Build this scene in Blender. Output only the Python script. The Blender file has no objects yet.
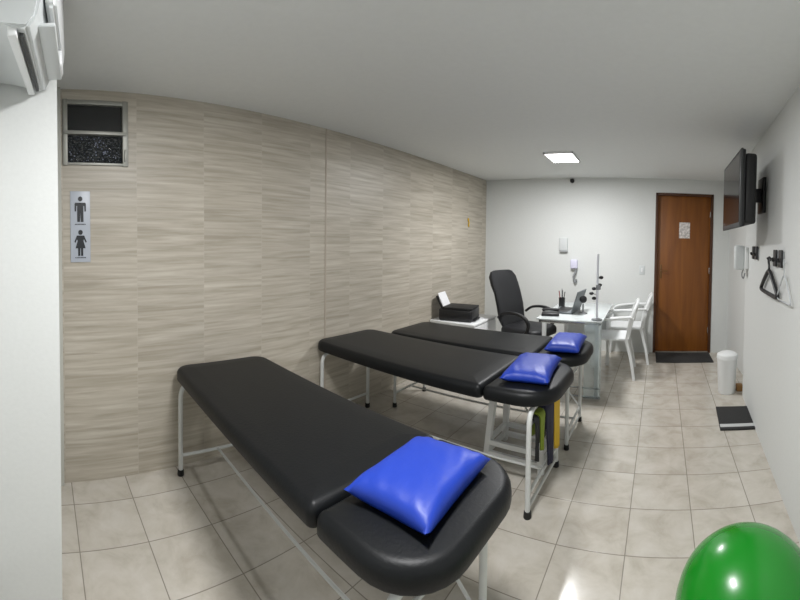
import bpy, bmesh, math, random
from mathutils import Vector, Matrix
PI = math.pi
SC = bpy.context.scene
COL = SC.collection
random.seed(7)

# ------------------------------------------------------------------ camera
CAM_H = 1.4254
cam = bpy.data.cameras.new('camera')
cam.type = 'PANO'
cam.panorama_type = 'CENTRAL_CYLINDRICAL'
F = 394.2
cam.central_cylindrical_range_u_min = -400 / F
cam.central_cylindrical_range_u_max = 400 / F
cam.central_cylindrical_range_v_min = (249.19 - 600) / F
cam.central_cylindrical_range_v_max = 249.19 / F
cam.central_cylindrical_radius = 1.0
cam.clip_start = 0.01
camo = bpy.data.objects.new('camera', cam)
COL.objects.link(camo)
yw, pt, rl = [math.radians(a) for a in (-36.0954, -1.3498, 0.6325)]
fw = Vector((math.sin(yw) * math.cos(pt), math.cos(yw) * math.cos(pt), math.sin(pt)))
rt = Vector((math.cos(yw), -math.sin(yw), 0))
up = rt.cross(fw)
r2 = rt * math.cos(rl) + up * math.sin(rl)
u2 = -rt * math.sin(rl) + up * math.cos(rl)
M = Matrix((r2, u2, -fw)).transposed().to_4x4()
M.translation = Vector((0, 0, CAM_H))
camo.matrix_world = M
SC.camera = camo

# ------------------------------------------------------------------ world, exposure
w = bpy.data.worlds.new('world'); SC.world = w; w.use_nodes = True
w.node_tree.nodes['Background'].inputs[0].default_value = (0.01, 0.012, 0.016, 1)
w.node_tree.nodes['Background'].inputs[1].default_value = 1.0
SC.view_settings.view_transform = 'Standard'
SC.view_settings.look = 'None'
SC.view_settings.gamma = 1
SC.view_settings.use_curve_mapping = False
SC.view_settings.exposure = 0.06

CEIL = 2.289
LAMPS = [(-0.875, 3.87, 37.0), (-0.62, 0.86, 37.0)]   # x, y, watts: the ceiling panel in the photo and the one overhead

# ------------------------------------------------------------------ helpers
def srgb(r, g, b):
    f = lambda c: ((c / 255) / 12.92) if c / 255 <= 0.04045 else (((c / 255) + 0.055) / 1.055) ** 2.4
    return (f(r), f(g), f(b), 1)

def mat(name, col, rough=0.6, metal=0.0, bump=0.0, bscale=40, var=0.0, coat=0.0, trans=0.0, spec=0.5):
    m = bpy.data.materials.new(name); m.use_nodes = True
    nt = m.node_tree; b = nt.nodes['Principled BSDF']
    b.inputs['Base Color'].default_value = col
    b.inputs['Roughness'].default_value = rough
    b.inputs['Metallic'].default_value = metal
    b.inputs['Coat Weight'].default_value = coat
    b.inputs['Transmission Weight'].default_value = trans
    b.inputs['Specular IOR Level'].default_value = spec
    tc = nt.nodes.new('ShaderNodeTexCoord')
    if bump or var:
        n = nt.nodes.new('ShaderNodeTexNoise'); n.inputs['Scale'].default_value = bscale
        n.inputs['Detail'].default_value = 4
        nt.links.new(tc.outputs['Object'], n.inputs['Vector'])
        if bump:
            bp = nt.nodes.new('ShaderNodeBump'); bp.inputs['Strength'].default_value = bump
            bp.inputs['Distance'].default_value = 0.01
            nt.links.new(n.outputs['Fac'], bp.inputs['Height'])
            nt.links.new(bp.outputs['Normal'], b.inputs['Normal'])
        if var:
            r = nt.nodes.new('ShaderNodeValToRGB')
            r.color_ramp.elements[0].position = 0.3; r.color_ramp.elements[1].position = 0.7
            r.color_ramp.elements[0].color = tuple(c * (1 - var) for c in col[:3]) + (1,)
            r.color_ramp.elements[1].color = tuple(min(1, c * (1 + var)) for c in col[:3]) + (1,)
            nt.links.new(n.outputs['Fac'], r.inputs['Fac'])
            nt.links.new(r.outputs['Color'], b.inputs['Base Color'])
    return m

def math_node(nt, op, a, b=None, c=None):
    n = nt.nodes.new('ShaderNodeMath'); n.operation = op
    for i, v in enumerate((a, b, c)):
        if v is None: continue
        if hasattr(v, 'is_linked'): nt.links.new(v, n.inputs[i])
        else: n.inputs[i].default_value = v
    return n.outputs[0]

def tile_mat(name, ax, org, size, grout_w, grout_col, colors, rough, streak, bump=0.2, rot=0.0, tvar=0.12, gstr=1.0):
    """square tiles over two object axes; streak = (scale_u, scale_v) of the noise along each axis"""
    m = bpy.data.materials.new(name); m.use_nodes = True
    nt = m.node_tree; L = nt.links; b = nt.nodes['Principled BSDF']
    tc = nt.nodes.new('ShaderNodeTexCoord')
    mp = nt.nodes.new('ShaderNodeMapping'); mp.vector_type = 'TEXTURE'
    mp.inputs['Location'].default_value = org
    mp.inputs['Rotation'].default_value = (0, 0, rot)
    L.new(tc.outputs['Object'], mp.inputs['Vector'])
    sp = nt.nodes.new('ShaderNodeSeparateXYZ'); L.new(mp.outputs['Vector'], sp.inputs[0])
    U = math_node(nt, 'DIVIDE', sp.outputs[ax[0]], size[0]); V = math_node(nt, 'DIVIDE', sp.outputs[ax[1]], size[1])
    def edge(q, s):
        f = math_node(nt, 'FRACT', q)
        d = math_node(nt, 'MINIMUM', f, math_node(nt, 'SUBTRACT', 1.0, f))
        return math_node(nt, 'MULTIPLY', d, s)
    d = math_node(nt, 'MINIMUM', edge(U, size[0]), edge(V, size[1]))
    g = nt.nodes.new('ShaderNodeMapRange'); g.interpolation_type = 'SMOOTHSTEP'
    g.inputs['From Min'].default_value = grout_w * 0.35; g.inputs['From Max'].default_value = grout_w
    g.inputs['To Min'].default_value = gstr; g.inputs['To Max'].default_value = 0.0
    L.new(d, g.inputs['Value'])
    cid = nt.nodes.new('ShaderNodeCombineXYZ')
    L.new(math_node(nt, 'FLOOR', U), cid.inputs[0]); L.new(math_node(nt, 'FLOOR', V), cid.inputs[1])
    wn = nt.nodes.new('ShaderNodeTexWhiteNoise'); wn.noise_dimensions = '3D'; L.new(cid.outputs[0], wn.inputs['Vector'])
    # streak coordinates, moved for each tile
    cv = nt.nodes.new('ShaderNodeCombineXYZ')
    L.new(math_node(nt, 'MULTIPLY', sp.outputs[ax[0]], streak[0]), cv.inputs[0])
    L.new(math_node(nt, 'MULTIPLY', sp.outputs[ax[1]], streak[1]), cv.inputs[1])
    L.new(math_node(nt, 'MULTIPLY', wn.outputs['Value'], 37.0), cv.inputs[2])
    n1 = nt.nodes.new('ShaderNodeTexNoise'); n1.inputs['Scale'].default_value = 1.0
    n1.inputs['Detail'].default_value = 5; n1.inputs['Roughness'].default_value = 0.6
    n1.inputs['Distortion'].default_value = 0.4
    L.new(cv.outputs[0], n1.inputs['Vector'])
    r = nt.nodes.new('ShaderNodeValToRGB')
    els = r.color_ramp.elements
    els[0].position = 0.32; els[0].color = colors[0]
    els[1].position = 0.70; els[1].color = colors[2]
    e = els.new(0.5); e.color = colors[1]
    L.new(n1.outputs['Fac'], r.inputs['Fac'])
    hv = nt.nodes.new('ShaderNodeHueSaturation')
    vr = nt.nodes.new('ShaderNodeMapRange')
    vr.inputs['To Min'].default_value = 1 - tvar; vr.inputs['To Max'].default_value = 1 + tvar * 0.6
    L.new(wn.outputs['Value'], vr.inputs['Value']); L.new(vr.outputs[0], hv.inputs['Value'])
    L.new(r.outputs['Color'], hv.inputs['Color'])
    mx = nt.nodes.new('ShaderNodeMix'); mx.data_type = 'RGBA'
    L.new(g.outputs[0], mx.inputs['Factor']); L.new(hv.outputs['Color'], mx.inputs['A'])
    mx.inputs['B'].default_value = grout_col
    L.new(mx.outputs['Result'], b.inputs['Base Color'])
    b.inputs['Roughness'].default_value = rough
    hgt = math_node(nt, 'SUBTRACT', math_node(nt, 'MULTIPLY', n1.outputs['Fac'], 0.25), g.outputs[0])
    bp = nt.nodes.new('ShaderNodeBump'); bp.inputs['Strength'].default_value = bump; bp.inputs['Distance'].default_value = 0.002
    L.new(hgt, bp.inputs['Height']); L.new(bp.outputs['Normal'], b.inputs['Normal'])
    return m

def wood_mat(name, c1, c2, rough=0.4):
    m = bpy.data.materials.new(name); m.use_nodes = True
    nt = m.node_tree; L = nt.links; b = nt.nodes['Principled BSDF']
    tc = nt.nodes.new('ShaderNodeTexCoord'); mp = nt.nodes.new('ShaderNodeMapping')
    mp.inputs['Scale'].default_value = (14, 14, 1.2); L.new(tc.outputs['Object'], mp.inputs['Vector'])
    n = nt.nodes.new('ShaderNodeTexNoise'); n.inputs['Scale'].default_value = 1.0; n.inputs['Detail'].default_value = 6
    n.inputs['Distortion'].default_value = 0.6
    L.new(mp.outputs[0], n.inputs['Vector'])
    r = nt.nodes.new('ShaderNodeValToRGB')
    r.color_ramp.elements[0].position = .3; r.color_ramp.elements[0].color = c1
    r.color_ramp.elements[1].position = .7; r.color_ramp.elements[1].color = c2
    L.new(n.outputs['Fac'], r.inputs['Fac']); L.new(r.outputs['Color'], b.inputs['Base Color'])
    b.inputs['Roughness'].default_value = rough
    return m

def box(bm, x0, x1, y0, y1, z0, z1, bev=0.0):
    b2 = bmesh.new()
    bmesh.ops.create_cube(b2, size=1.0)
    for v in b2.verts:
        v.co = Vector((x0 + (v.co.x + .5) * (x1 - x0), y0 + (v.co.y + .5) * (y1 - y0), z0 + (v.co.z + .5) * (z1 - z0)))
    if bev:
        bmesh.ops.bevel(b2, geom=b2.edges[:], offset=bev, segments=3, profile=0.5, affect='EDGES', clamp_overlap=True)
    merge(bm, b2); return bm

def merge(bm, b2, mtx=None):
    me = bpy.data.meshes.new('tmp'); b2.to_mesh(me); b2.free()
    if mtx: me.transform(mtx)
    bm.from_mesh(me); bpy.data.meshes.remove(me)

def catmull(pts, n=6):
    P = [Vector(p) for p in pts]; out = []
    if len(P) < 3: return P
    Q = [P[0] * 2 - P[1]] + P + [P[-1] * 2 - P[-2]]
    for i in range(1, len(Q) - 2):
        a, b, c, d = Q[i - 1:i + 3]
        for k in range(n):
            t = k / n
            out.append(0.5 * ((2 * b) + (c - a) * t + (2 * a - 5 * b + 4 * c - d) * t * t + (-a + 3 * b - 3 * c + d) * t ** 3))
    out.append(P[-1]); return out

def sweep(bm, pts, r, seg=10, smooth=0, flat=None, caps=True, refup=None):
    """tube along pts; r number or list; flat=(a,b) for an elliptic/rectangular section"""
    P = catmull(pts, smooth) if smooth else [Vector(p) for p in pts]
    n = len(P)
    if not isinstance(r, (list, tuple)): R = [r] * n
    else: R = [r[0] + (r[-1] - r[0]) * i / (n - 1) if len(r) == 2 else r[min(i, len(r) - 1)] for i in range(n)]
    rings = []; prev = None
    for i, p in enumerate(P):
        t = (P[min(i + 1, n - 1)] - P[max(i - 1, 0)]).normalized()
        if prev is None:
            ref = Vector(refup) if refup else (Vector((0, 0, 1)) if abs(t.z) < .9 else Vector((1, 0, 0)))
            a = t.cross(ref).normalized()
        else:
            a = (prev - t * prev.dot(t)).normalized()
        prev = a; b = t.cross(a)
        fa, fb = flat if flat else (1, 1)
        ring = []
        for k in range(seg):
            an = 2 * PI * k / seg
            cx, cy = math.cos(an), math.sin(an)
            if flat:  # squarish
                e = 0.5
                cx = math.copysign(abs(cx) ** e, cx); cy = math.copysign(abs(cy) ** e, cy)
            ring.append(bm.verts.new(p + a * cx * R[i] * fa + b * cy * R[i] * fb))
        rings.append(ring)
    for i in range(n - 1):
        for k in range(seg):
            bm.faces.new((rings[i][k], rings[i][(k + 1) % seg], rings[i + 1][(k + 1) % seg], rings[i + 1][k]))
    if caps:
        bm.faces.new(rings[0][::-1]); bm.faces.new(rings[-1])
    return bm

def lathe(bm, prof, seg=32, cx=0, cy=0, cap=True):
    rings = []
    for r, z in prof:
        rings.append([bm.verts.new((cx + r * math.cos(2 * PI * k / seg), cy + r * math.sin(2 * PI * k / seg), z)) for k in range(seg)])
    for i in range(len(rings) - 1):
        for k in range(seg):
            bm.faces.new((rings[i][k], rings[i][(k + 1) % seg], rings[i + 1][(k + 1) % seg], rings[i + 1][k]))
    if cap:
        bm.faces.new(rings[0][::-1]); bm.faces.new(rings[-1])
    return bm

def prism(bm, pts, axis, a0, a1):
    """polygon pts (2D) extruded along axis 0/1/2 from a0 to a1"""
    def mk(p, a):
        c = list(p); c.insert(axis, a); return bm.verts.new(c)
    A = [mk(p, a0) for p in pts]; B = [mk(p, a1) for p in pts]
    n = len(pts)
    bm.faces.new(A); bm.faces.new(B[::-1])
    for i in range(n): bm.faces.new((A[i], B[i], B[(i + 1) % n], A[(i + 1) % n]))
    return bm

def obj(name, bm, m, parent=None, smooth=True, angle=40):
    bmesh.ops.recalc_face_normals(bm, faces=bm.faces[:])
    me = bpy.data.meshes.new(name); bm.to_mesh(me); bm.free()
    if m: me.materials.append(m)
    if smooth:
        for p in me.polygons: p.use_smooth = True
        try: me.set_sharp_from_angle(angle=math.radians(angle))
        except Exception: pass
    o = bpy.data.objects.new(name, me); COL.objects.link(o)
    if parent: o.parent = parent
    return o

def tag(o, label, cat, group=None, kind=None):
    o['label'] = label; o['category'] = cat
    if group: o['group'] = group
    if kind: o['kind'] = kind
    return o

def thing(name, label, cat, loc=(0, 0, 0), rotz=0.0, group=None):
    o = bpy.data.objects.new(name, None); COL.objects.link(o)
    o.empty_display_size = 0.1
    o.location = loc; o.rotation_euler = (0, 0, rotz)
    return tag(o, label, cat, group)

def struct(name, bm, m, smooth=False):
    o = obj(name, bm, m, None, smooth); o['kind'] = 'structure'; return o

def copy_tree(o, parent=None):
    c = o.copy(); COL.objects.link(c)
    if parent: c.parent = parent
    for ch in list(o.children): copy_tree(ch, c)
    return c

def B(): return bmesh.new()

# ------------------------------------------------------------------ materials
GA = -0.0335
m_floor = tile_mat('floor_tiles', (0, 1), (-0.0429, 2.7536, 0), (0.3245, 0.3245), 0.0035, srgb(128, 122, 112),
                   (srgb(176, 169, 157), srgb(190, 184, 173), srgb(200, 195, 186)), 0.15, (7, 7), 0.25, rot=GA, tvar=0.03, gstr=.9)
m_wtile = tile_mat('wall_tiles', (1, 2), (0, 0.6376 - 0.4408 * 4, 0.3155), (0.4408, 0.436), 0.0028, srgb(186, 178, 166),
                   (srgb(163, 155, 140), srgb(181, 173, 159), srgb(198, 192, 179)), 0.42, (1.9, 36), 0.3, tvar=0.05, gstr=.55)
m_wall = mat('white_wall_paint', srgb(216, 218, 216), 0.62, bump=0.05, bscale=60, var=0.015)
m_wallw = mat('grey_green_paint', srgb(186, 186, 178), 0.6, bump=0.05, bscale=60)
m_ceil = mat('ceiling_paint', srgb(228, 230, 229), 0.75, bump=0.04, bscale=30, var=0.012)
m_vinyl = mat('black_vinyl', srgb(15, 17, 19), 0.44, bump=0.08, bscale=90, spec=.25)
m_blue = mat('blue_vinyl', srgb(22, 55, 160), 0.46, bump=0.25, bscale=16, spec=.45)
m_tube = mat('white_tube', srgb(205, 207, 205), 0.35)
m_rub = mat('black_rubber', srgb(18, 18, 19), 0.6)
m_black = mat('black_plastic', srgb(26, 26, 28), 0.4)
m_fabric = mat('black_leatherette', srgb(17, 18, 22), 0.5, bump=0.1, bscale=60)
m_whp = mat('white_plastic', srgb(232, 234, 234), 0.35)
m_whg = mat('grey_white_plastic', srgb(208, 212, 212), 0.4)
m_grey = mat('grey_plastic', srgb(140, 143, 145), 0.45)
m_dgrey = mat('dark_slot', srgb(58, 60, 60), 0.6)
m_alu = mat('aluminium', srgb(150, 150, 143), 0.4, metal=0.35)
m_chrome = mat('chrome', srgb(215, 217, 219), 0.2, metal=0.9)
m_door = wood_mat('door_veneer', srgb(112, 62, 14), srgb(134, 80, 22), 0.42)
m_dframe = wood_mat('door_frame_wood', srgb(66, 38, 20), srgb(84, 48, 24), 0.45)
m_mat = mat('door_mat_pile', srgb(48, 48, 48), 0.9, bump=0.8, bscale=300, var=0.2)
m_stripe = mat('pale_stripe', srgb(190, 192, 192), 0.5)
m_green = mat('green_ball_vinyl', srgb(14, 124, 26), 0.25, bump=0.02, bscale=20, coat=.2)
m_scr = mat('screen_glass', srgb(30, 24, 24), 0.12, spec=.35)
m_paper = mat('paper', srgb(236, 236, 238), 0.7)
m_paperp = mat('printed_paper', srgb(206, 200, 196), 0.7, var=0.45, bscale=34)
m_signw = mat('sign_plate', srgb(180, 186, 196), 0.35)
m_ink = mat('sign_ink', srgb(24, 28, 34), 0.4)
m_yel = mat('yellow_cloth', srgb(214, 176, 40), 0.7, bump=.2, bscale=30)
m_navy = mat('navy_cloth', srgb(17, 20, 50), 0.7, bump=.2, bscale=30)
m_lime = mat('green_cloth', srgb(122, 140, 36), 0.7, bump=.2, bscale=30)
m_blk = mat('black_cloth', srgb(20, 22, 24), 0.8, bump=.2, bscale=30)
m_brown = mat('brown_wood', srgb(150, 112, 66), 0.6)
m_glass = mat('clear_glass', (0.86, 0.95, 0.93, 1), 0.03, trans=1.0)
m_lap = mat('laptop_grey', srgb(96, 102, 106), 0.4)
m_kick = mat('grey_skirting', srgb(168, 168, 164), 0.4)
# dark night window panes
m_pane = mat('dark_pane', srgb(44, 46, 46), 0.12, trans=0.35)
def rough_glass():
    m = bpy.data.materials.new('patterned_pane_painted_glints'); m.use_nodes = True
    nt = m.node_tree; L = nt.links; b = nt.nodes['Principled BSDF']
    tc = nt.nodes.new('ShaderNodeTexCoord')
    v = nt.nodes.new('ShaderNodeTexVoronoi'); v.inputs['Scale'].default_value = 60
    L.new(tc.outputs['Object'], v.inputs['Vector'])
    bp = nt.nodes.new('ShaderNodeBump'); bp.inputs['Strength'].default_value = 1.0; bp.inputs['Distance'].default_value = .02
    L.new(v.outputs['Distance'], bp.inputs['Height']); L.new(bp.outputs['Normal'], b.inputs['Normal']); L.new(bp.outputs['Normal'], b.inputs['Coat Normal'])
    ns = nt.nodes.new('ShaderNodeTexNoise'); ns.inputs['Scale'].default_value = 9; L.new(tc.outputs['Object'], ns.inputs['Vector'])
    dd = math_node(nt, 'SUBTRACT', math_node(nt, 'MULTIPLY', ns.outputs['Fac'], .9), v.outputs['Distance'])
    rr = nt.nodes.new('ShaderNodeValToRGB'); L.new(dd, rr.inputs['Fac'])  # glints of the glass facets painted into the base colour as clustered pale flecks
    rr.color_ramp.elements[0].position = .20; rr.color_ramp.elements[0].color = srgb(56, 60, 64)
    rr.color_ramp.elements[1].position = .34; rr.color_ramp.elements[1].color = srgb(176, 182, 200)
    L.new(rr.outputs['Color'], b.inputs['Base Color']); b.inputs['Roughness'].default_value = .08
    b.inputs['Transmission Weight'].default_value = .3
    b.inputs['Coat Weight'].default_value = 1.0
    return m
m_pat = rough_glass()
def emit(name, col, s):
    m = bpy.data.materials.new(name); m.use_nodes = True
    b = m.node_tree.nodes['Principled BSDF']
    b.inputs['Emission Color'].default_value = col; b.inputs['Emission Strength'].default_value = s
    b.inputs['Base Color'].default_value = (.9, .9, .9, 1)
    return m
m_led = emit('led_diffuser', (1, .99, .96, 1), 12)

# ------------------------------------------------------------------ structure
WX = -2.27; D = 5.18
def rwx(y): return 1.0653 - 0.0936 * (D - y)
EDGE_Y = 3.64
# floor polygon
bm = B(); box(bm, WX - .15, 1.3, -.45, D + .4, -.1, 0); struct('floor', bm, m_floor)
bm = B(); box(bm, WX - .15, 1.3, -.45, D + .4, CEIL, CEIL + .1); struct('ceiling', bm, m_ceil)
# tiled wall with window opening y .187...57, z 1.846..2.225
wy0, wy1, wz0, wz1 = .205, .572, 1.858, 2.225
bm = B()
box(bm, WX - .15, WX, -.45, wy0, 0, CEIL)
box(bm, WX - .15, WX, wy1, D, 0, CEIL)
box(bm, WX - .15, WX, wy0, wy1, 0, wz0)
box(bm, WX - .15, WX, wy0, wy1, wz1, CEIL)
struct('wall_left', bm, m_wtile)
# slim vertical joint in the tiling
bm = B(); box(bm, WX, WX + .003, 2.115, 2.129, 0, CEIL); struct('trim_1', bm, mat('joint_profile', srgb(174, 163, 149), .5))
# back wall with door opening x .095...845, z 0..2.1
dx0, dx1, dz1 = .085, .852, 2.105
bm = B()
box(bm, WX - .15, dx0, D, D + .15, 0, CEIL)
box(bm, dx1, 1.3, D, D + .15, 0, CEIL)
box(bm, dx0, dx1, D, D + .15, dz1, CEIL)
struct('wall_back', bm, m_wall)
# right wall: slants slightly, ends in a corner, then sits back
bm = B()
P = [(rwx(-.45), -.45), (rwx(EDGE_Y), EDGE_Y), (1.07, EDGE_Y), (1.07, D), (1.3, D), (1.3, -.45)]
prism(bm, P, 2, 0, CEIL); struct('wall_right', bm, m_wall)
# wall behind the camera and the pier at the left
bm = B(); prism(bm, [(WX, -.04), (.60, -.413), (.60, -.45), (WX, -.45)], 2, 0, CEIL); struct('wall_front', bm, m_wall)
bm = B(); box(bm, WX, -1.5, -.16, .112, 0, CEIL); struct('wall_pier', bm, m_wall)
bm = B(); box(bm, WX, WX + .03, .112, .187, 0, CEIL, .004); struct('trim_2', bm, m_wallw)

# window
wf = obj('window_1', box(B(), WX - .15, WX - .145, wy0, wy1, wz0, wz1), mat('night_board', srgb(20, 22, 24), .9)); wf['kind'] = 'structure'
bm = B(); fw_ = .022
box(bm, WX - .03, WX + .012, wy0 - .006, wy0 + fw_, wz0 - .006, wz1 + .006, .002)
box(bm, WX - .03, WX + .012, wy1 - fw_, wy1 + .012, wz0 - .006, wz1 + .006, .002)
box(bm, WX - .031, WX + .0105, wy0 - .003, wy1 + .004, wz1 - fw_, wz1 + .003, .002)
box(bm, WX - .031, WX + .0105, wy0 - .003, wy1 + .004, wz0 - .003, wz0 + .012, .002)
box(bm, WX - .03, WX + .02, wy0, wy1, 2.030, 2.050, .002)
box(bm, WX + .012, WX + .022, wy1 - .012, wy1 - .002, 1.88, 1.95, .002)
obj('window_frame', bm, m_alu, wf)
o = obj('pane', box(B(), WX - .02, WX - .014, wy0 + .01, wy1 - .01, 2.045, wz1 - .01), m_pane, wf)
o['label'] = 'plain dark upper pane'
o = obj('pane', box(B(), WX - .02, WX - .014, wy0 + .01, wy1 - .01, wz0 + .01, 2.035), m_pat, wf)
o['label'] = 'patterned lower pane, its glints painted in as pale flecks'

# door
dr = obj('door_1', box(B(), dx0 + .03, dx1 - .03, D + .045, D + .08, .012, dz1 - .03, .003), m_door); dr['kind'] = 'structure'
bm = B()
box(bm, dx0, dx0 + .032, D - .008, D + .11, 0, dz1, .003)
box(bm, dx1 - .032, dx1, D - .008, D + .11, 0, dz1, .003)
box(bm, dx0, dx1, D - .008, D + .11, dz1 - .032, dz1, .003)
obj('door_frame', bm, m_dframe, dr)
bm = B()
box(bm, .16, .185, D + .037, D + .046, .98, 1.16, .003)
sweep(bm, [(.172, D + .04, 1.08), (.172, D - .0, 1.08), (.26, D - .0, 1.08)], .007, 8)
obj('door_handle', bm, mat('dull_bronze', srgb(120, 88, 54), .45, metal=.6), dr)
for z in (.25, 1.05, 1.8):
    obj('hinge', box(B(), dx1 - .040, dx1 - .030, D + .036, D + .046, z, z + .08, .002), m_chrome, dr)
obj('board_behind', box(B(), dx0 - .02, dx1 + .02, D + .13, D + .14, 0, dz1 + .02), m_dframe, dr)

# notice on door
t = thing('door_notice', 'small white printed notice stuck on the brown wooden door', 'notice', (.475, D + .045, 1.62))
obj('sheet', box(B(), -.072, .072, -.003, 0, -.105, .105), m_paperp, t)

# ------------------------------------------------------------------ ceiling lights
def ceiling_light(x, y, watts, label):
    t = thing('ceiling_light', label, 'ceiling light', (x, y, CEIL), 0.0, 'square ceiling light panels')
    hx, hy = .145, .205
    bm = B()
    for a in ((-hx, hx, -hy, -hy + .012), (-hx, hx, hy - .012, hy), (-hx, -hx + .012, -hy, hy), (hx - .012, hx, -hy, hy)):
        box(bm, *a, -.022, 0, .002)
    obj('frame', bm, m_whp, t)
    obj('diffuser', box(B(), -hx + .011, hx - .011, -hy + .011, hy - .011, -.018, -.004), m_led, t)
    l = bpy.data.lights.new('panel_light', 'AREA'); l.shape = 'RECTANGLE'; l.size = .26; l.size_y = .38
    l.energy = watts; l.color = (.99, .99, 1.0)
    lo = bpy.data.objects.new('panel_light', l); COL.objects.link(lo); lo.parent = t; lo.location = (0, 0, -.026)
ceiling_light(*LAMPS[0], 'glowing white ceiling panel light near the back wall, above the desk')
ceiling_light(*LAMPS[1], 'glowing white ceiling panel light over the nearest treatment table')

# ------------------------------------------------------------------ treatment tables
def outline(L, W, rc, end_r, n=8, x0=0.0):
    """rounded rectangle from x=x0..x0+L, y=-W/2..W/2; rc radii at the near end, end_r at the far end; returns a function of the inset"""
    def ring(d, grow=None):
        r1, r2 = max(rc - d, .004), max(end_r - d, .004)
        a_, b_, h = x0 + d, x0 + L - d, W / 2 - d
        pts = []
        for cx, cy, r, a0 in ((b_ - r2, h - r2, r2, 0), (a_ + r1, h - r1, r1, 90), (a_ + r1, -h + r1, r1, 180), (b_ - r2, -h + r2, r2, 270)):
            for k in range(n + 1):
                a = math.radians(a0 + 90 * k / n)
                pts.append(Vector((cx + r * math.cos(a), cy + r * math.sin(a), 0)))
        return pts
    return ring

def pad(ring, z0, z1, er=.03, puff=.006):
    bm = B()
    prof = [(er * .5, z0), (er * .15, z0 + er * .1), (0, z0 + er * .35)]
    for k in range(7):
        a = PI / 2 * k / 6
        prof.append((er - er * math.cos(a), z1 - er + er * math.sin(a)))
    prof += [(er * 1.6, z1 + puff * .35), (er * 2.4, z1 + puff * .7), (er * 3.4, z1 + puff)]
    rings = []
    for d, z in prof:
        rings.append([bm.verts.new((p.x, p.y, z)) for p in ring(d)])
    n = len(rings[0])
    for a, b in zip(rings, rings[1:]):
        for i in range(n):
            bm.faces.new((a[i], a[(i + 1) % n], b[(i + 1) % n], b[i]))
    bm.faces.new(rings[0][::-1]); bm.faces.new(rings[-1])
    return bm

TL, TW, HINGE = 1.825, .632, 1.428
ZB, ZT = .572, .648
LY = {-1: -.295, 1: .205}
def treatment_table():
    t = thing('treatment_table', 'x', 'treatment table')
    obj('mattress', pad(outline(HINGE - .004, TW, .095, .03), ZB, ZT, .032), m_vinyl, t)
    h = pad(outline(TL - HINGE - .004, TW, .03, .205, x0=HINGE + .004), ZB, ZT, .036)
    obj('headrest', h, m_vinyl, t)
    # underframe
    bm = B(); r = .0125
    for s in (-1, 1):
        sweep(bm, [(.07, LY[s] - s * .10, ZB - .012), (TL - .12, LY[s] - s * .10, ZB - .012)], r, 8)
    for x in (.6, HINGE - .02):
        sweep(bm, [(x, -.20, ZB - .014), (x, .11, ZB - .014)], .011, 8)
    obj('underframe', bm, m_tube, t)
    for x, nm in ((.085, 'far'), (TL - .125, 'head')):
        for s in (-1, 1):
            yb = LY[s]; k_ = -.045
            bm = B()
            sweep(bm, [(x, yb, .02), (x, yb, .40), (x, yb - s * .004, ZB - .075), (x, yb - s * .027, ZB - .035), (x, yb - s * .08, ZB - .022), (x, k_, ZB - .022)], .0145, 10, smooth=5)
            lg = obj('leg', bm, m_tube, t)
            obj('foot_cap', lathe(B(), [(.019, 0), (.021, .004), (.019, .034), (.016, .036)], 16, x, yb), m_rub, lg)
        sweepbar = B(); sweep(sweepbar, [(x, LY[-1], .12), (x, LY[1], .12)], .010, 8)
        obj('cross_bar', sweepbar, m_tube, t)
        if nm == 'head':
            b2 = B(); sweep(b2, [(x, LY[-1], .475), (x, LY[1], .475)], .008, 8); obj('cross_bar', b2, m_tube, t)
            b2 = B(); sweep(b2, [(x, LY[-1], .05), (x, LY[1], .05)], .009, 8); obj('cross_bar', b2, m_tube, t)
    bm = B(); sweep(bm, [(.085, -.045, .12), (TL - .125, -.045, .12)], .008, 8); obj('long_bar', bm, m_tube, t)
    bm = B(); sweep(bm, [(HINGE - .1, .17, ZB - .03), (TL - .125, .20, .12)], .007, 8); obj('brace', bm, m_tube, t)
    return t
G = 'black treatment tables in a row'
t1 = treatment_table()
t1.location = (-2.236, 1.170, 0); t1.rotation_euler.z = math.radians(-5.0)
t1['group'] = G; t1['label'] = 'nearest and largest of the three black padded treatment tables on white legs'
t1.scale = (1, .975, 1)
t2 = copy_tree(t1); t2.scale = (1, 1, 1); t2.location = (-2.262, 2.325, 0); t2.rotation_euler.z = math.radians(-3.6)
t2['label'] = 'middle of the three black padded treatment tables, coloured cloths hanging under it'
t3 = copy_tree(t1); t3.location = (-2.06, 2.945, 0); t3.rotation_euler.z = math.radians(-1.5); t3.scale = (.905, .90, .99)
t3['label'] = 'farthest of the three black padded treatment tables, next to the office chair'

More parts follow.
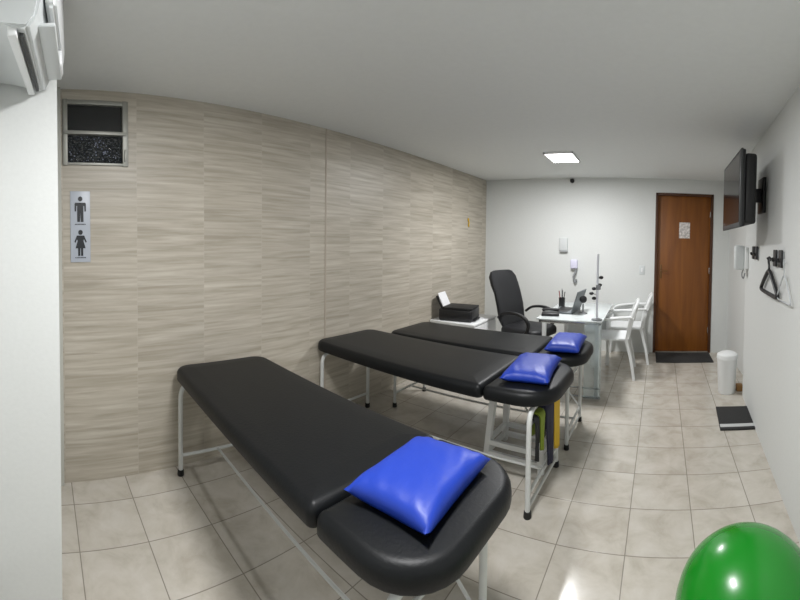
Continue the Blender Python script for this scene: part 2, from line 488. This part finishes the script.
def cushion(cx, cy, rz, L, W, H, label, z=ZT + .006, seed=1):
    rnd = random.Random(seed)
    bm = B(); N = 26
    top, bot = {}, {}
    for i in range(N + 1):
        for j in range(N + 1):
            u, v = -1 + 2 * i / N, -1 + 2 * j / N
            e = max(0, (1 - u ** 4)) ** .5 * max(0, (1 - v ** 4)) ** .5
            # edges pull in between the corners
            k = 1 - .07 * (1 - abs(v) ** 2.0) * abs(u) ** 4; k2 = 1 - .07 * (1 - abs(u) ** 2.0) * abs(v) ** 4
            x, y = u * L / 2 * k, v * W / 2 * k2
            crease = .006 * math.sin(14 * u + 9 * v + seed) * (abs(u * v)) * e
            rim = max(abs(u), abs(v)) == 1
            zt = .35 * H + .65 * H * e + crease
            zb = .35 * H * (1 - e ** .5)
            if rim: zt = zb = .35 * H
            top[i, j] = bm.verts.new((x, y, zt))
            bot[i, j] = top[i, j] if rim else bm.verts.new((x, y, zb))
    for i in range(N):
        for j in range(N):
            bm.faces.new((top[i, j], top[i + 1, j], top[i + 1, j + 1], top[i, j + 1]))
            q = (bot[i, j], bot[i, j + 1], bot[i + 1, j + 1], bot[i + 1, j])
            bm.faces.new(q)
    o = obj('cushion', bm, m_blue, None, angle=80)
    o.location = (cx, cy, z); o.rotation_euler = (0, 0, rz)
    return tag(o, label, 'cushion', 'blue vinyl cushions')
cushion(-.655, 1.03, math.radians(0), .295, .40, .08, 'bright blue vinyl cushion on the nearest treatment table', seed=1)
cushion(-.655, 2.225, math.radians(4), .275, .46, .075, 'bright blue vinyl cushion on the middle treatment table', seed=3)
cushion(-.585, 2.86, math.radians(2), .25, .44, .075, 'bright blue vinyl cushion on the farthest treatment table', seed=5)

# ------------------------------------------------------------------ exercise ball
bm = B(); bmesh.ops.create_uvsphere(bm, u_segments=64, v_segments=40, radius=.24)
for v in bm.verts:
    a = math.degrees(math.asin(max(-1, min(1, v.co.z / .24))))
    v.co *= 1 + .0022 * math.cos(math.radians(a * 12)) * (1 if abs(a) < 50 else 0)
    v.co.z += .24
t = thing('exercise_ball', 'large glossy green exercise ball on the floor beside the right wall', 'exercise ball', (.347, 1.226, 0))
obj('shell', bm, m_green, t)
vb = lathe(B(), [(.012, .0), (.012, .006), (.005, .008)], 16)
vo = obj('valve_plug', vb, m_whp, t); vo.location = (.239, .0, .24); vo.rotation_euler = (0, PI / 2, 0)

# ------------------------------------------------------------------ air conditioner at the upper left
t = thing('air_conditioner', 'white split air conditioner high at the far left, just under the ceiling', 'air conditioner', (-1.495, -.0705, 1.975), math.radians(-7.4))
t.location.y -= .004
L_ = .45
prof = [(-.068, .05), (.07, .02), (.11, .004), (.135, .0), (.160, .03), (.172, .08), (.175, .30), (-.068, .30)]
bm = B(); prism(bm, [(a, b) for a, b in prof], 0, 0, L_)
bmesh.ops.bevel(bm, geom=bm.edges[:], offset=.008, segments=2, affect='EDGES', clamp_overlap=True)
obj('casing', bm, m_whg, t)
bm = B(); prism(bm, [(.178, .085), (.208, .075), (.216, .12), (.214, .29), (.178, .30)], 0, .004, L_ - .05)
bmesh.ops.bevel(bm, geom=bm.edges[:], offset=.010, segments=3, affect='EDGES', clamp_overlap=True)
obj('front_panel', bm, m_whp, t)
bm = B(); box(bm, .03, L_ - .03, .110, .122, -.008, .010, .002); obj('air_slot', bm, m_dgrey, t)
bm = B(); box(bm, .03, L_ - .06, .155, .205, .030, .042, .004); obj('louver_flap', bm, m_whg, t)
bm = B(); box(bm, .01, L_ - .01, .080, .106, -.012, .018, .004); obj('side_rail', bm, m_whp, t)
bm = B(); box(bm, .04, .14, .15, .212, .035, .09, .008); obj('corner_cap', bm, m_whp, t)

# ------------------------------------------------------------------ restroom sign
t = thing('restroom_sign', 'tall pale blue restroom sign with a man above a woman on the tiled wall', 'sign', (WX, .297, 1.50))
obj('plate', box(B(), 0, .005, -.058, .058, -.205, .205, .0015), m_signw, t)
def fig(zc, woman):
    bm = B(); X0, X1 = .005, .0075
    def pl(pts): prism(bm, [(a * .82, zc + b * .84) for a, b in pts], 0, X0, X1)
    pl([(.016 * math.cos(a), .078 + .017 * math.sin(a)) for a in [2 * PI * k / 14 for k in range(14)]])
    if not woman:
        pl([(-.036, .052), (.036, .052), (.040, .044), (.040, -.008), (.030, -.008), (.028, .03), (.022, .03), (.022, -.08), (.003, -.08), (.0, -.01), (-.003, -.08), (-.022, -.08), (-.022, .03), (-.028, .03), (-.030, -.008), (-.040, -.008), (-.040, .044)])
    else:
        pl([(-.026, .056), (.026, .056), (.044, .012), (.036, .006), (.026, .03), (.020, .02), (.036, -.032), (.018, -.032), (.018, -.084), (.003, -.084), (.002, -.032), (-.002, -.032), (-.003, -.084), (-.018, -.084), (-.018, -.032), (-.036, -.032), (-.020, .02), (-.026, .03), (-.036, .006), (-.044, .012)])
    # small caption under the figure
    for k in range(8):
        pl([(-.038 + k * .0098, -.100), (-.038 + k * .0098 + .006, -.100), (-.038 + k * .0098 + .006, -.093), (-.038 + k * .0098, -.093)])
    return bm
obj('man_symbol', fig(.095, False), m_ink, t, smooth=False)
obj('woman_symbol', fig(-.098, True), m_ink, t, smooth=False)

# small yellow hook on the tiled wall
t = thing('wall_hook', 'tiny yellow hanging ornament high on the tiled wall near the back corner', 'ornament', (WX, 4.60, 1.66))
bm = B(); lathe(bm, [(.018, -.004), (.022, 0), (.018, .004)], 14)
o = obj('disc', bm, m_yel, t); o.rotation_euler = (0, PI / 2, 0); o.location = (.006, 0, .04)
bm = B(); sweep(bm, [(.006, 0, .03), (.012, .01, -.005), (.012, -.008, -.03), (.010, .01, -.05)], .008, 8, smooth=4); obj('ribbon', bm, m_yel, t)

# ------------------------------------------------------------------ TV on the right wall
tvd = Vector((.034, .72, 0)).normalized()
ang = math.atan2(-tvd.x, tvd.y)
t = thing('television', 'flat black television on a bracket, high on the right wall', 'television', (.592, 2.84, 1.555), ang)
# local: +y along screen width, -x is the viewer side
obj('bezel', box(B(), 0, .035, -.375, .375, 0, .50, .008), m_black, t)
obj('rim', box(B(), .002, .016, -.379, .379, -.004, .504, .003), m_dgrey, t)
obj('screen', box(B(), -.002, .002, -.352, .352, .028, .478), m_scr, t)
obj('rear_housing', box(B(), .034, .115, -.36, .345, .02, .48, .02), m_rub, t)
bm = B(); wxl = rwx(2.84) - .592
box(bm, .11, .125, -.12, .12, .14, .36, .003); box(bm, .10, wxl - .022, -.03, .03, .2, .3, .004); box(bm, wxl - .03, wxl - .006, -.08, .08, .12, .38, .003)
obj('wall_bracket', bm, m_black, t)

# ------------------------------------------------------------------ right wall fittings
def onwall(y, z): return (rwx(y), y, z)
WA = math.atan2(-.0936, 1)   # rotation so local -x points into the room
t = thing('wall_phone', 'white intercom handset on the right wall beyond the black hooks', 'intercom', (rwx(3.54), 3.54, 1.33), WA)
obj('base_plate', box(B(), -.035, 0, -.075, .085, -.11, .09, .01), m_whp, t)
obj('handset', box(B(), -.125, -.03, -.05, .06, -.12, .105, .02), m_whg, t)
bm = B(); sweep(bm, [(-.03, 0, -.10), (-.05, .0, -.16), (-.035, .0, -.20), (-.02, 0, -.15)], .006, 8, smooth=5); obj('cord', bm, m_grey, t)

def hook_plate(y, z, label):
    t = thing('wall_hook', label, 'hook', (rwx(y), y, z), WA, 'black hook plates on the right wall')
    obj('plate', box(B(), -.010, 0, -.11, .11, -.03, .05, .003), m_grey, t)
    for yy in (-.075, .07):
        obj('bar', box(B(), -.022, -.009, yy - .035, yy + .035, -.045, .06, .004), m_black, t)
        bm = B(); sweep(bm, [(-.006, yy, .03), (-.018, yy, -.0), (-.030, yy, -.008), (-.036, yy, .01)], .008, 8, smooth=4)
        obj('hook', bm, m_black, t)
    return t
hook_plate(3.08, 1.37, 'black double hook plate on the right wall, empty, nearer the television')
hook_plate(2.28, 1.35, 'black double hook plate on the right wall, above the hangers')

def hanger(y, z, sc, m, label, w=.40):
    t = thing('coat_hanger', label, 'hanger', (rwx(y), y, z), WA)
    bm = B(); x = -.022
    sweep(bm, [(x, -.02, .035), (x, -.01, .055), (x, .015, .055), (x, .022, .035), (x, .01, .015), (x, 0, 0), (x, 0, -.03)], .006 * sc, 8, smooth=5)
    obj('hanger_hook', bm, m, t)
    bm = B()
    P = [(x, 0, -.03), (x, w * .12, -.05), (x, w * .42, -.135), (x, w * .5, -.165), (x, w * .44, -.18), (x, 0, -.182), (x, -w * .44, -.18), (x, -w * .5, -.165), (x, -w * .42, -.135), (x, -w * .12, -.05), (x, 0, -.03)]
    sweep(bm, P, .010 * sc, 10, smooth=4, caps=False)
    obj('shoulder_frame', bm, m, t)
hanger(2.49, 1.30, 1.35, m_black, 'black plastic coat hanger hung on the right wall', .50)
hanger(2.09, 1.30, .45, mat('clear_grey_plastic', srgb(190, 194, 196), .3), 'thin pale grey wire coat hanger on the right wall, right of the black hanger', .30)
t = thing('wall_peg', 'small black peg on the right wall holding the black hanger', 'hook', (rwx(2.49), 2.49, 1.345), WA)
bm = B(); sweep(bm, [(0, 0, 0), (-.03, 0, 0), (-.036, 0, .012)], .008, 8); obj('pin', bm, m_black, t)

# waste bin
t = thing('waste_bin', 'white round waste bin standing against the right wall by the door', 'bin', (.79, 3.76, 0))
obj('body', lathe(B(), [(.078, 0), (.083, .01), (.098, .33), (.100, .335)], 36), m_whp, t)
obj('lid', lathe(B(), [(.103, .335), (.104, .35), (.10, .375), (.07, .392), (.02, .398)], 36), m_whp, t)
t = thing('door_wedge', 'small brown wooden block on the floor behind the white bin', 'wooden block', (.925, 3.79, 0))
obj('block', box(B(), -.03, .03, -.04, .04, 0, .06, .006), m_brown, t)

# mats
t = thing('door_mat', 'dark grey door mat in front of the brown wooden door', 'mat', (.475, 4.945, 0))
obj('pile', box(B(), -.352, .352, -.215, .222, 0, .010, .003), m_mat, t)
t = thing('floor_mat', 'small black mat with a pale stripe on the floor by the right wall', 'mat', (.742, 3.175, 0), math.radians(-5.2))
obj('pile', box(B(), -.140, .140, -.218, .212, 0, .014, .004), m_mat, t)
obj('stripe', box(B(), -.136, .136, -.185, -.135, .012, .0165, .001), m_stripe, t)

# ------------------------------------------------------------------ back wall fittings
t = thing('security_camera', 'tiny black dome camera at the top of the white back wall', 'camera', (-1.03, D, 2.25))
bm = B(); lathe(bm, [(.03, 0), (.03, .012), (.026, .026), (.016, .036), (.004, .04)], 20); o = obj('dome', bm, m_black, t); o.rotation_euler = (PI / 2, 0, 0)
t = thing('paper_dispenser', 'small white wall box on the back wall left of the grey cord', 'wall box', (-1.13, D, 1.40))
obj('housing', box(B(), -.058, .058, -.035, 0, -.085, .09, .01), mat('off_white_plastic', srgb(204, 207, 207), .5), t)
obj('lower_lip', box(B(), -.05, .06, -.045, -.0, -.10, -.086, .004), mat('pale_grey', srgb(170, 172, 174), .5), t)
t = thing('soap_dispenser', 'small lilac white dispenser with a grey nozzle on the back wall above the laptop', 'dispenser', (-.975, D, 1.10))
obj('housing', box(B(), -.05, .045, -.06, 0, -.02, .10, .014), mat('lilac_plastic', srgb(214, 212, 232), .4), t)
bm = B(); sweep(bm, [(.02, -.03, -.015), (.02, -.035, -.07), (-.005, -.04, -.12), (-.0, -.035, -.17), (.02, -.035, -.20), (.03, -.03, -.16)], .014, 8, smooth=4); obj('nozzle', bm, m_grey, t)
t = thing('light_switch', 'white light switch on the back wall left of the door', 'switch', (-.077, D, 1.085))
obj('plate', box(B(), -.038, .038, -.009, 0, -.058, .058, .004), m_whg, t)
obj('rocker', box(B(), -.012, .012, -.014, -.008, -.025, .025, .002), m_whp, t)

# ------------------------------------------------------------------ side cabinet with printer
CX0, CX1, CY0, CY1, CZ = -2.255, -1.72, 3.66, 4.28, .555
t = thing('low_cabinet', 'low white cabinet under the printer by the tiled wall', 'cabinet', ((CX0 + CX1) / 2, (CY0 + CY1) / 2, 0))
hx, hy = (CX1 - CX0) / 2, (CY1 - CY0) / 2
obj('body', box(B(), -hx + .01, hx - .02, -hy + .01, hy - .01, .04, CZ - .022, .003), m_whp, t)
obj('worktop', box(B(), -hx, hx, -hy, hy, CZ - .022, CZ, .003), m_whp, t)
for s in (0, 1):
    dd = obj('door', box(B(), hx - .02, hx - .004, -hy + .014 + s * (hy - .01), -.004 + s * (hy - .01), .06, CZ - .03, .002), m_whp, t)
    obj('handle', box(B(), hx - .004, hx + .012, -.045 + s * .07, -.035 + s * .07, .30, .40, .003), m_chrome, dd)
for a in (-1, 1):
    for b in (-1, 1):
        obj('foot', box(B(), a * (hx - .05) - .015, a * (hx - .05) + .015, b * (hy - .04) - .015, b * (hy - .04) + .015, 0, .041, .003), m_black, t)

t = thing('printer', 'black inkjet printer with white paper in its rear tray, on the white cabinet', 'printer', (-2.0, 3.87, CZ), math.radians(8))
bm = B(); box(bm, -.19, .19, -.15, .15, 0, .13, .02); obj('body', bm, m_black, t)
obj('scanner_lid', box(B(), -.15, .185, -.145, .145, .128, .150, .006), m_rub, t)
bm = B(); prism(bm, [(-.17, .125), (-.235, .255), (-.222, .262), (-.15, .14)], 1, -.12, .12); obj('paper_support', bm, m_black, t)
bm = B(); prism(bm, [(-.150, .125), (-.222, .285), (-.216, .288), (-.14, .13)], 1, -.105, .105); obj('paper_stack', bm, m_paper, t)
bm = B(); box(bm, .185, .215, -.10, .10, .012, .022, .003); obj('output_tray', bm, m_black, t)
t = thing('paper_sheet', 'loose white papers lying on the low cabinet beside the printer', 'paper', (-1.83, 4.13, CZ), .3)
obj('sheet', box(B(), -.09, .09, -.105, .105, 0, .006), m_paper, t)

# ------------------------------------------------------------------ office chair
t = thing('office_chair', 'black high-back office chair with loop armrests behind the desk', 'chair', (-1.37, 4.19, 0), math.radians(-15))
# local: chair faces +x
bm = B(); W = .50
sec = [(-.10, .45, .40, .05), (-.14, .56, .47, .075), (-.165, .70, .49, .07), (-.205, .84, .49, .065), (-.245, .93, .50, .08), (-.28, 1.02, .48, .085), (-.300, 1.075, .40, .05), (-.303, 1.09, .30, .02)]
rings = []
for x, z, wd, th in sec:
    ring = []
    for k in range(24):
        a = 2 * PI * k / 24
        c, s = math.cos(a), math.sin(a)
        ring.append(bm.verts.new((x + math.copysign(abs(c) ** .6, c) * th / 2 - .03 * (1 - abs(s) ** 2), math.copysign(abs(s) ** .55, s) * wd / 2, z)))
    rings.append(ring)
for a, b in zip(rings, rings[1:]):
    for i in range(24): bm.faces.new((a[i], a[(i + 1) % 24], b[(i + 1) % 24], b[i]))
bm.faces.new(rings[0][::-1]); bm.faces.new(rings[-1])
obj('backrest', bm, m_fabric, t)
obj('seat', pad(outline(.50, .50, .08, .12, x0=-.15), .41, .50, .04, .012), m_fabric, t)
for s in (-1, 1):
    bm = B()
    sweep(bm, [(-.13, s * .27, .60), (-.05, s * .285, .655), (.10, s * .29, .67), (.22, s * .29, .63), (.26, s * .285, .55), (.20, s * .27, .46), (.08, s * .24, .42)], .018, 10, smooth=5, flat=(1.3, .8))
    obj('armrest', bm, m_black, t)
obj('gas_column', lathe(B(), [(.03, .10), (.03, .26), (.02, .27), (.02, .42)], 20, .06, 0), m_black, t)
for k in range(5):
    a = 2 * PI * k / 5 + .3
    ca, sa = math.cos(a), math.sin(a)
    bm = B(); sweep(bm, [(.06, 0, .115), (.06 + .28 * ca, .28 * sa, .075)], [.024, .014], 8); lg = obj('base_arm', bm, m_black, t)
    cb = lathe(B(), [(.018, -.012), (.027, -.010), (.027, .010), (.018, .012)], 18)
    cs = obj('caster', cb, m_rub, lg); cs.location = (.06 + .27 * ca, .27 * sa, .0275); cs.rotation_euler = (PI / 2, 0, a)

# ------------------------------------------------------------------ desk
DX0, DX1, DY0, DY1, DZ = -1.02, -.40, 3.52, 4.62, .715
t = thing('desk', 'glass-topped desk on a white frame in front of the back wall', 'desk', ((DX0 + DX1) / 2, DY0, 0))
hw = (DX1 - DX0) / 2; dl = DY1 - DY0
o = obj('tabletop', box(B(), -hw, hw, 0, dl, DZ - .012, DZ, .002), mat('frosted_glass_top', (.84, .89, .89, 1), .18, trans=.45), t)
o['label'] = 'pale glass top'
bm = B()
for a in ((-hw + .02, hw - .02, .03, .05), (-hw + .02, hw - .02, dl - .05, dl - .03), (-hw + .02, -hw + .04, .03, dl - .03), (hw - .04, hw - .02, .03, dl - .03)):
    box(bm, *a, DZ - .042, DZ - .013, .002)
obj('frame', bm, m_chrome, t)
for x, y in ((-hw + .07, .045), (-hw + .07, dl - .045), (hw - .05, dl - .045), (hw - .05, .045)):
    bm = B(); box(bm, x - .018, x + .018, y - .018, y + .018, 0, DZ - .042, .004); obj('leg', bm, m_whp, t)
gp = mat('glass_panel', (.86, .93, .95, 1), .08, trans=.85)
o = obj('side_panel', box(B(), hw - .16, hw - .004, .004, .012, .01, DZ - .013, .002), gp, t); o['label'] = 'bluish glass panel'
bm = B(); sweep(bm, [(hw - .33, .02, .10), (hw - .01, .02, .10)], .008, 8); sweep(bm, [(hw - .33, .02, .02), (hw - .01, .02, .02)], .010, 8); obj('foot_rail', bm, m_chrome, t)
bm = B(); box(bm, -hw + .09, hw - .07, dl - .03, dl - .02, .30, .68, .002)
obj('modesty_panel', bm, m_whg, t)

# things on the desk
t = thing('laptop', 'grey open laptop on the glass desk, its lid leaning to the right', 'laptop', (-.83, 3.98, DZ), math.radians(-6))
obj('base', box(B(), -.12, .11, -.16, .16, 0, .018, .004), m_lap, t)
obj('keyboard', box(B(), -.09, .05, -.14, .14, .018, .021, .001), m_black, t)
bm = B(); prism(bm, [(.100, .012), (.165, .225), (.173, .223), (.108, .010)], 1, -.16, .16); lid = obj('lid', bm, m_lap, t)
bm = B(); prism(bm, [(.1035, .030), (.1595, .213), (.1605, .2125), (.1045, .0295)], 1, -.145, .145); obj('screen', bm, m_scr, lid)

t = thing('pen_holder', 'dark pot of red and black pens on the desk beside the laptop', 'pen holder', (-.935, 4.25, DZ))
obj('pot', lathe(B(), [(.03, 0), (.033, .005), (.035, .10), (.031, .10), (.028, .01)], 20, cap=True), m_black, t)
for k, (a, b, m) in enumerate(((.03, .01, m_black), (-.035, .0, mat('red_pen', srgb(130, 30, 30), .4)), (.012, -.03, m_black), (-.008, .03, m_grey))):
    bm = B(); sweep(bm, [(a * .3, b * .3, .02), (a, b, .165 + .01 * k)], .005, 8); obj('pen', bm, m, t)

t = thing('telephone', 'low black desk telephone beside the laptop, nearest the office chair', 'telephone', (-.93, 3.72, DZ), .2)
obj('body', box(B(), -.085, .085, -.07, .07, 0, .028, .008), m_black, t)
bm = B(); sweep(bm, [(-.08, 0, .045), (-.05, 0, .055), (.05, 0, .055), (.08, 0, .045)], .014, 8, smooth=3); obj('handset', bm, m_black, t)

t = thing('desk_ornament', 'small round black object on a grey stand, right of the laptop on the desk', 'ornament', (-.64, 3.9, DZ), math.radians(10))
obj('base', lathe(B(), [(.045, 0), (.045, .008), (.015, .015), (.009, .02), (.008, .10)], 24), m_grey, t)
o = obj('head', lathe(B(), [(.015, -.016), (.034, -.01), (.038, 0), (.034, .01), (.015, .016)], 24), m_black, t); o.rotation_euler = (PI / 2, 0, 0); o.location = (0, -.012, .145)

t = thing('upright_rod', 'tall thin grey rod with black knobs standing at the desk corner by the white chairs', 'stand', (-.46, 3.60, DZ))
obj('foot', lathe(B(), [(.05, 0), (.05, .012), (.02, .02)], 24), m_grey, t)
bm = B(); sweep(bm, [(0, 0, .01), (0, 0, .61)], .011, 10); obj('rod', bm, mat('rod_grey', srgb(226, 229, 236), .4), t)
bm = B(); box(bm, -.014, .030, -.02, .02, .28, .33, .008); obj('clamp', bm, m_grey, t)
for p in ((.034, -.01, .395), (-.032, 0, .29), (-.055, 0, .245), (-.03, 0, .20), (.022, 0, .325)):
    bm = B(); bmesh.ops.create_icosphere(bm, subdivisions=2, radius=.018)
    for v in bm.verts: v.co = Vector((v.co.x * 1.2, v.co.y, v.co.z * .9)) + Vector(p)
    sweep(bm, [(0, 0, p[2] - .01), p], .003, 6)
    obj('knob', bm, m_black, t)

# ------------------------------------------------------------------ plastic armchairs
def plastic_chair(loc, rz, label):
    t = thing('plastic_armchair', label, 'chair', loc, rz, 'white plastic armchairs by the desk')
    # local: faces +x
    obj('seat', pad(outline(.42, .44, .06, .07, x0=-.20), .405, .425, .010, -.012), m_whp, t)
    for sx, sy in ((1, 1), (1, -1), (-1, 1), (-1, -1)):
        bm = B()
        top = (.185 if sx > 0 else -.17, sy * .20, .41); bot = (.235 if sx > 0 else -.26, sy * .235, .0)
        mid = tuple((top[i] * .5 + bot[i] * .5) + (0.01 * sx if i == 0 else 0) for i in range(3))
        sweep(bm, [bot, mid, top], [.019, .026], 8, smooth=4, flat=(1.0, .8)); obj('leg', bm, m_whp, t)
    bm = B()
    # arch of the back
    P = [(-.17, -.215, .41), (-.205, -.225, .60), (-.255, -.20, .74), (-.285, -.10, .80), (-.29, 0, .81), (-.285, .10, .80), (-.255, .20, .74), (-.205, .225, .60), (-.17, .215, .41)]
    sweep(bm, P, .019, 8, smooth=5, flat=(1.0, .7))
    for k in range(-2, 3):
        y = k * .075
        sweep(bm, [(-.185, y * .9, .42), (-.225, y, .60), (-.283, y * 1.05, .79 - abs(k) * .008)], .015, 8, smooth=4, flat=(.45, 1.25), refup=(1, 0, 0))
    sweep(bm, [(-.235, -.20, .62), (-.25, 0, .62), (-.235, .20, .62)], .014, 8, smooth=3)
    obj('backrest', bm, m_whp, t)
    for s in (-1, 1):
        bm = B(); sweep(bm, [(-.225, s * .222, .655), (-.08, s * .245, .65), (.12, s * .25, .622), (.20, s * .245, .57), (.205, s * .225, .43)], .018, 8, smooth=5, flat=(1.5, .7))
        obj('armrest', bm, m_whp, t)
plastic_chair((-.385, 4.325, 0), PI + .02, 'white plastic armchair at the desk, nearer the treatment tables')
plastic_chair((-.235, 4.885, 0), PI, 'white plastic armchair at the desk, nearer the back wall')

# ------------------------------------------------------------------ stool and cloths under the middle table
t = thing('plastic_stool', 'white plastic stool on the floor under the middle treatment table', 'stool', (-.80, 2.475, 0), math.radians(-4))
hx, hy, sh = .185, .14, .46
obj('stool_top', pad(outline(2 * hx, 2 * hy, .05, .05, x0=-hx), sh - .04, sh, .012, .0), m_whp, t)
for a in (-1, 1):
    for b in (-1, 1):
        bm = B(); sweep(bm, [(a * (hx + .005), b * (hy + .005), 0), (a * (hx - .03), b * (hy - .03), sh - .03)], [.018, .022], 8, flat=(1.1, 1.1)); obj('leg', bm, m_whp, t)
bm = B()
for z in (.05, .12):
    for a, b, c, d in ((-1, -1, 1, -1), (1, -1, 1, 1), (1, 1, -1, 1), (-1, 1, -1, -1)):
        q = .005 - z * .05
        sweep(bm, [(a * (hx + q), b * (hy + q), z), (c * (hx + q), d * (hy + q), z)], .014, 8, flat=(1, 1.3))
obj('lower_rail', bm, m_whp, t)

# cloths hung over the upper cross bar at the head end of table 2
ca, sa = math.cos(math.radians(-3.6)), math.sin(math.radians(-3.6))
def t2w(x, y, z): return Vector((-2.262 + x * ca - y * sa, 2.325 + x * sa + y * ca, z))
XB = TL - .125
def cloth(y0, y1, zb, m, label, seed, out=.026, skew=0.0):
    rnd = random.Random(seed); bm = B(); N, K = 8, 12
    zt = .475
    G_ = []
    for i in range(N + 1):
        u = i / N; row = []
        # front drop, over the bar, back drop
        path = []
        for k in range(K + 1): path.append((out, zb + (zt - zb) * k / K))
        for k in range(1, 6):
            a = PI * k / 6; path.append((out * math.cos(a), zt + out * math.sin(a)))
        for k in range(K // 2 + 1): path.append((-out, zt - (zt - zb) * .6 * k / (K // 2)))
        for k, (dx, z) in enumerate(path):
            f = (zt - min(z, zt)) / (zt - zb)
            y = y0 + (y1 - y0) * (u * (1 - .35 * f) + .17 * f) + skew * f
            row.append(bm.verts.new(t2w(XB + dx + .006 * math.sin(9 * u + seed) * f * (1 if dx > 0 else 0), y, z - (.02 * u * f))))
        G_.append(row)
    for i in range(N):
        for k in range(len(G_[0]) - 1):
            bm.faces.new((G_[i][k], G_[i][k + 1], G_[i + 1][k + 1], G_[i + 1][k]))
    o = obj('hanging_cloth', bm, m, None, angle=80)
    sol = o.modifiers.new('thick', 'SOLIDIFY'); sol.thickness = .009; sol.offset = 0
    return tag(o, label, 'cloth', 'cloths hanging under the middle table')
cloth(-.262, -.212, .28, m_blk, 'short black cloth hanging under the middle treatment table, leftmost of four', 1)
cloth(-.192, -.118, .30, m_lime, 'yellow-green cloth hanging under the middle treatment table', 2)
cloth(-.10, .045, .14, m_navy, 'dark navy cloth hanging under the middle treatment table', 3, skew=.04)
cloth(.05, .165, .17, m_yel, 'bright yellow cloth hanging under the middle treatment table', 4, skew=.03)
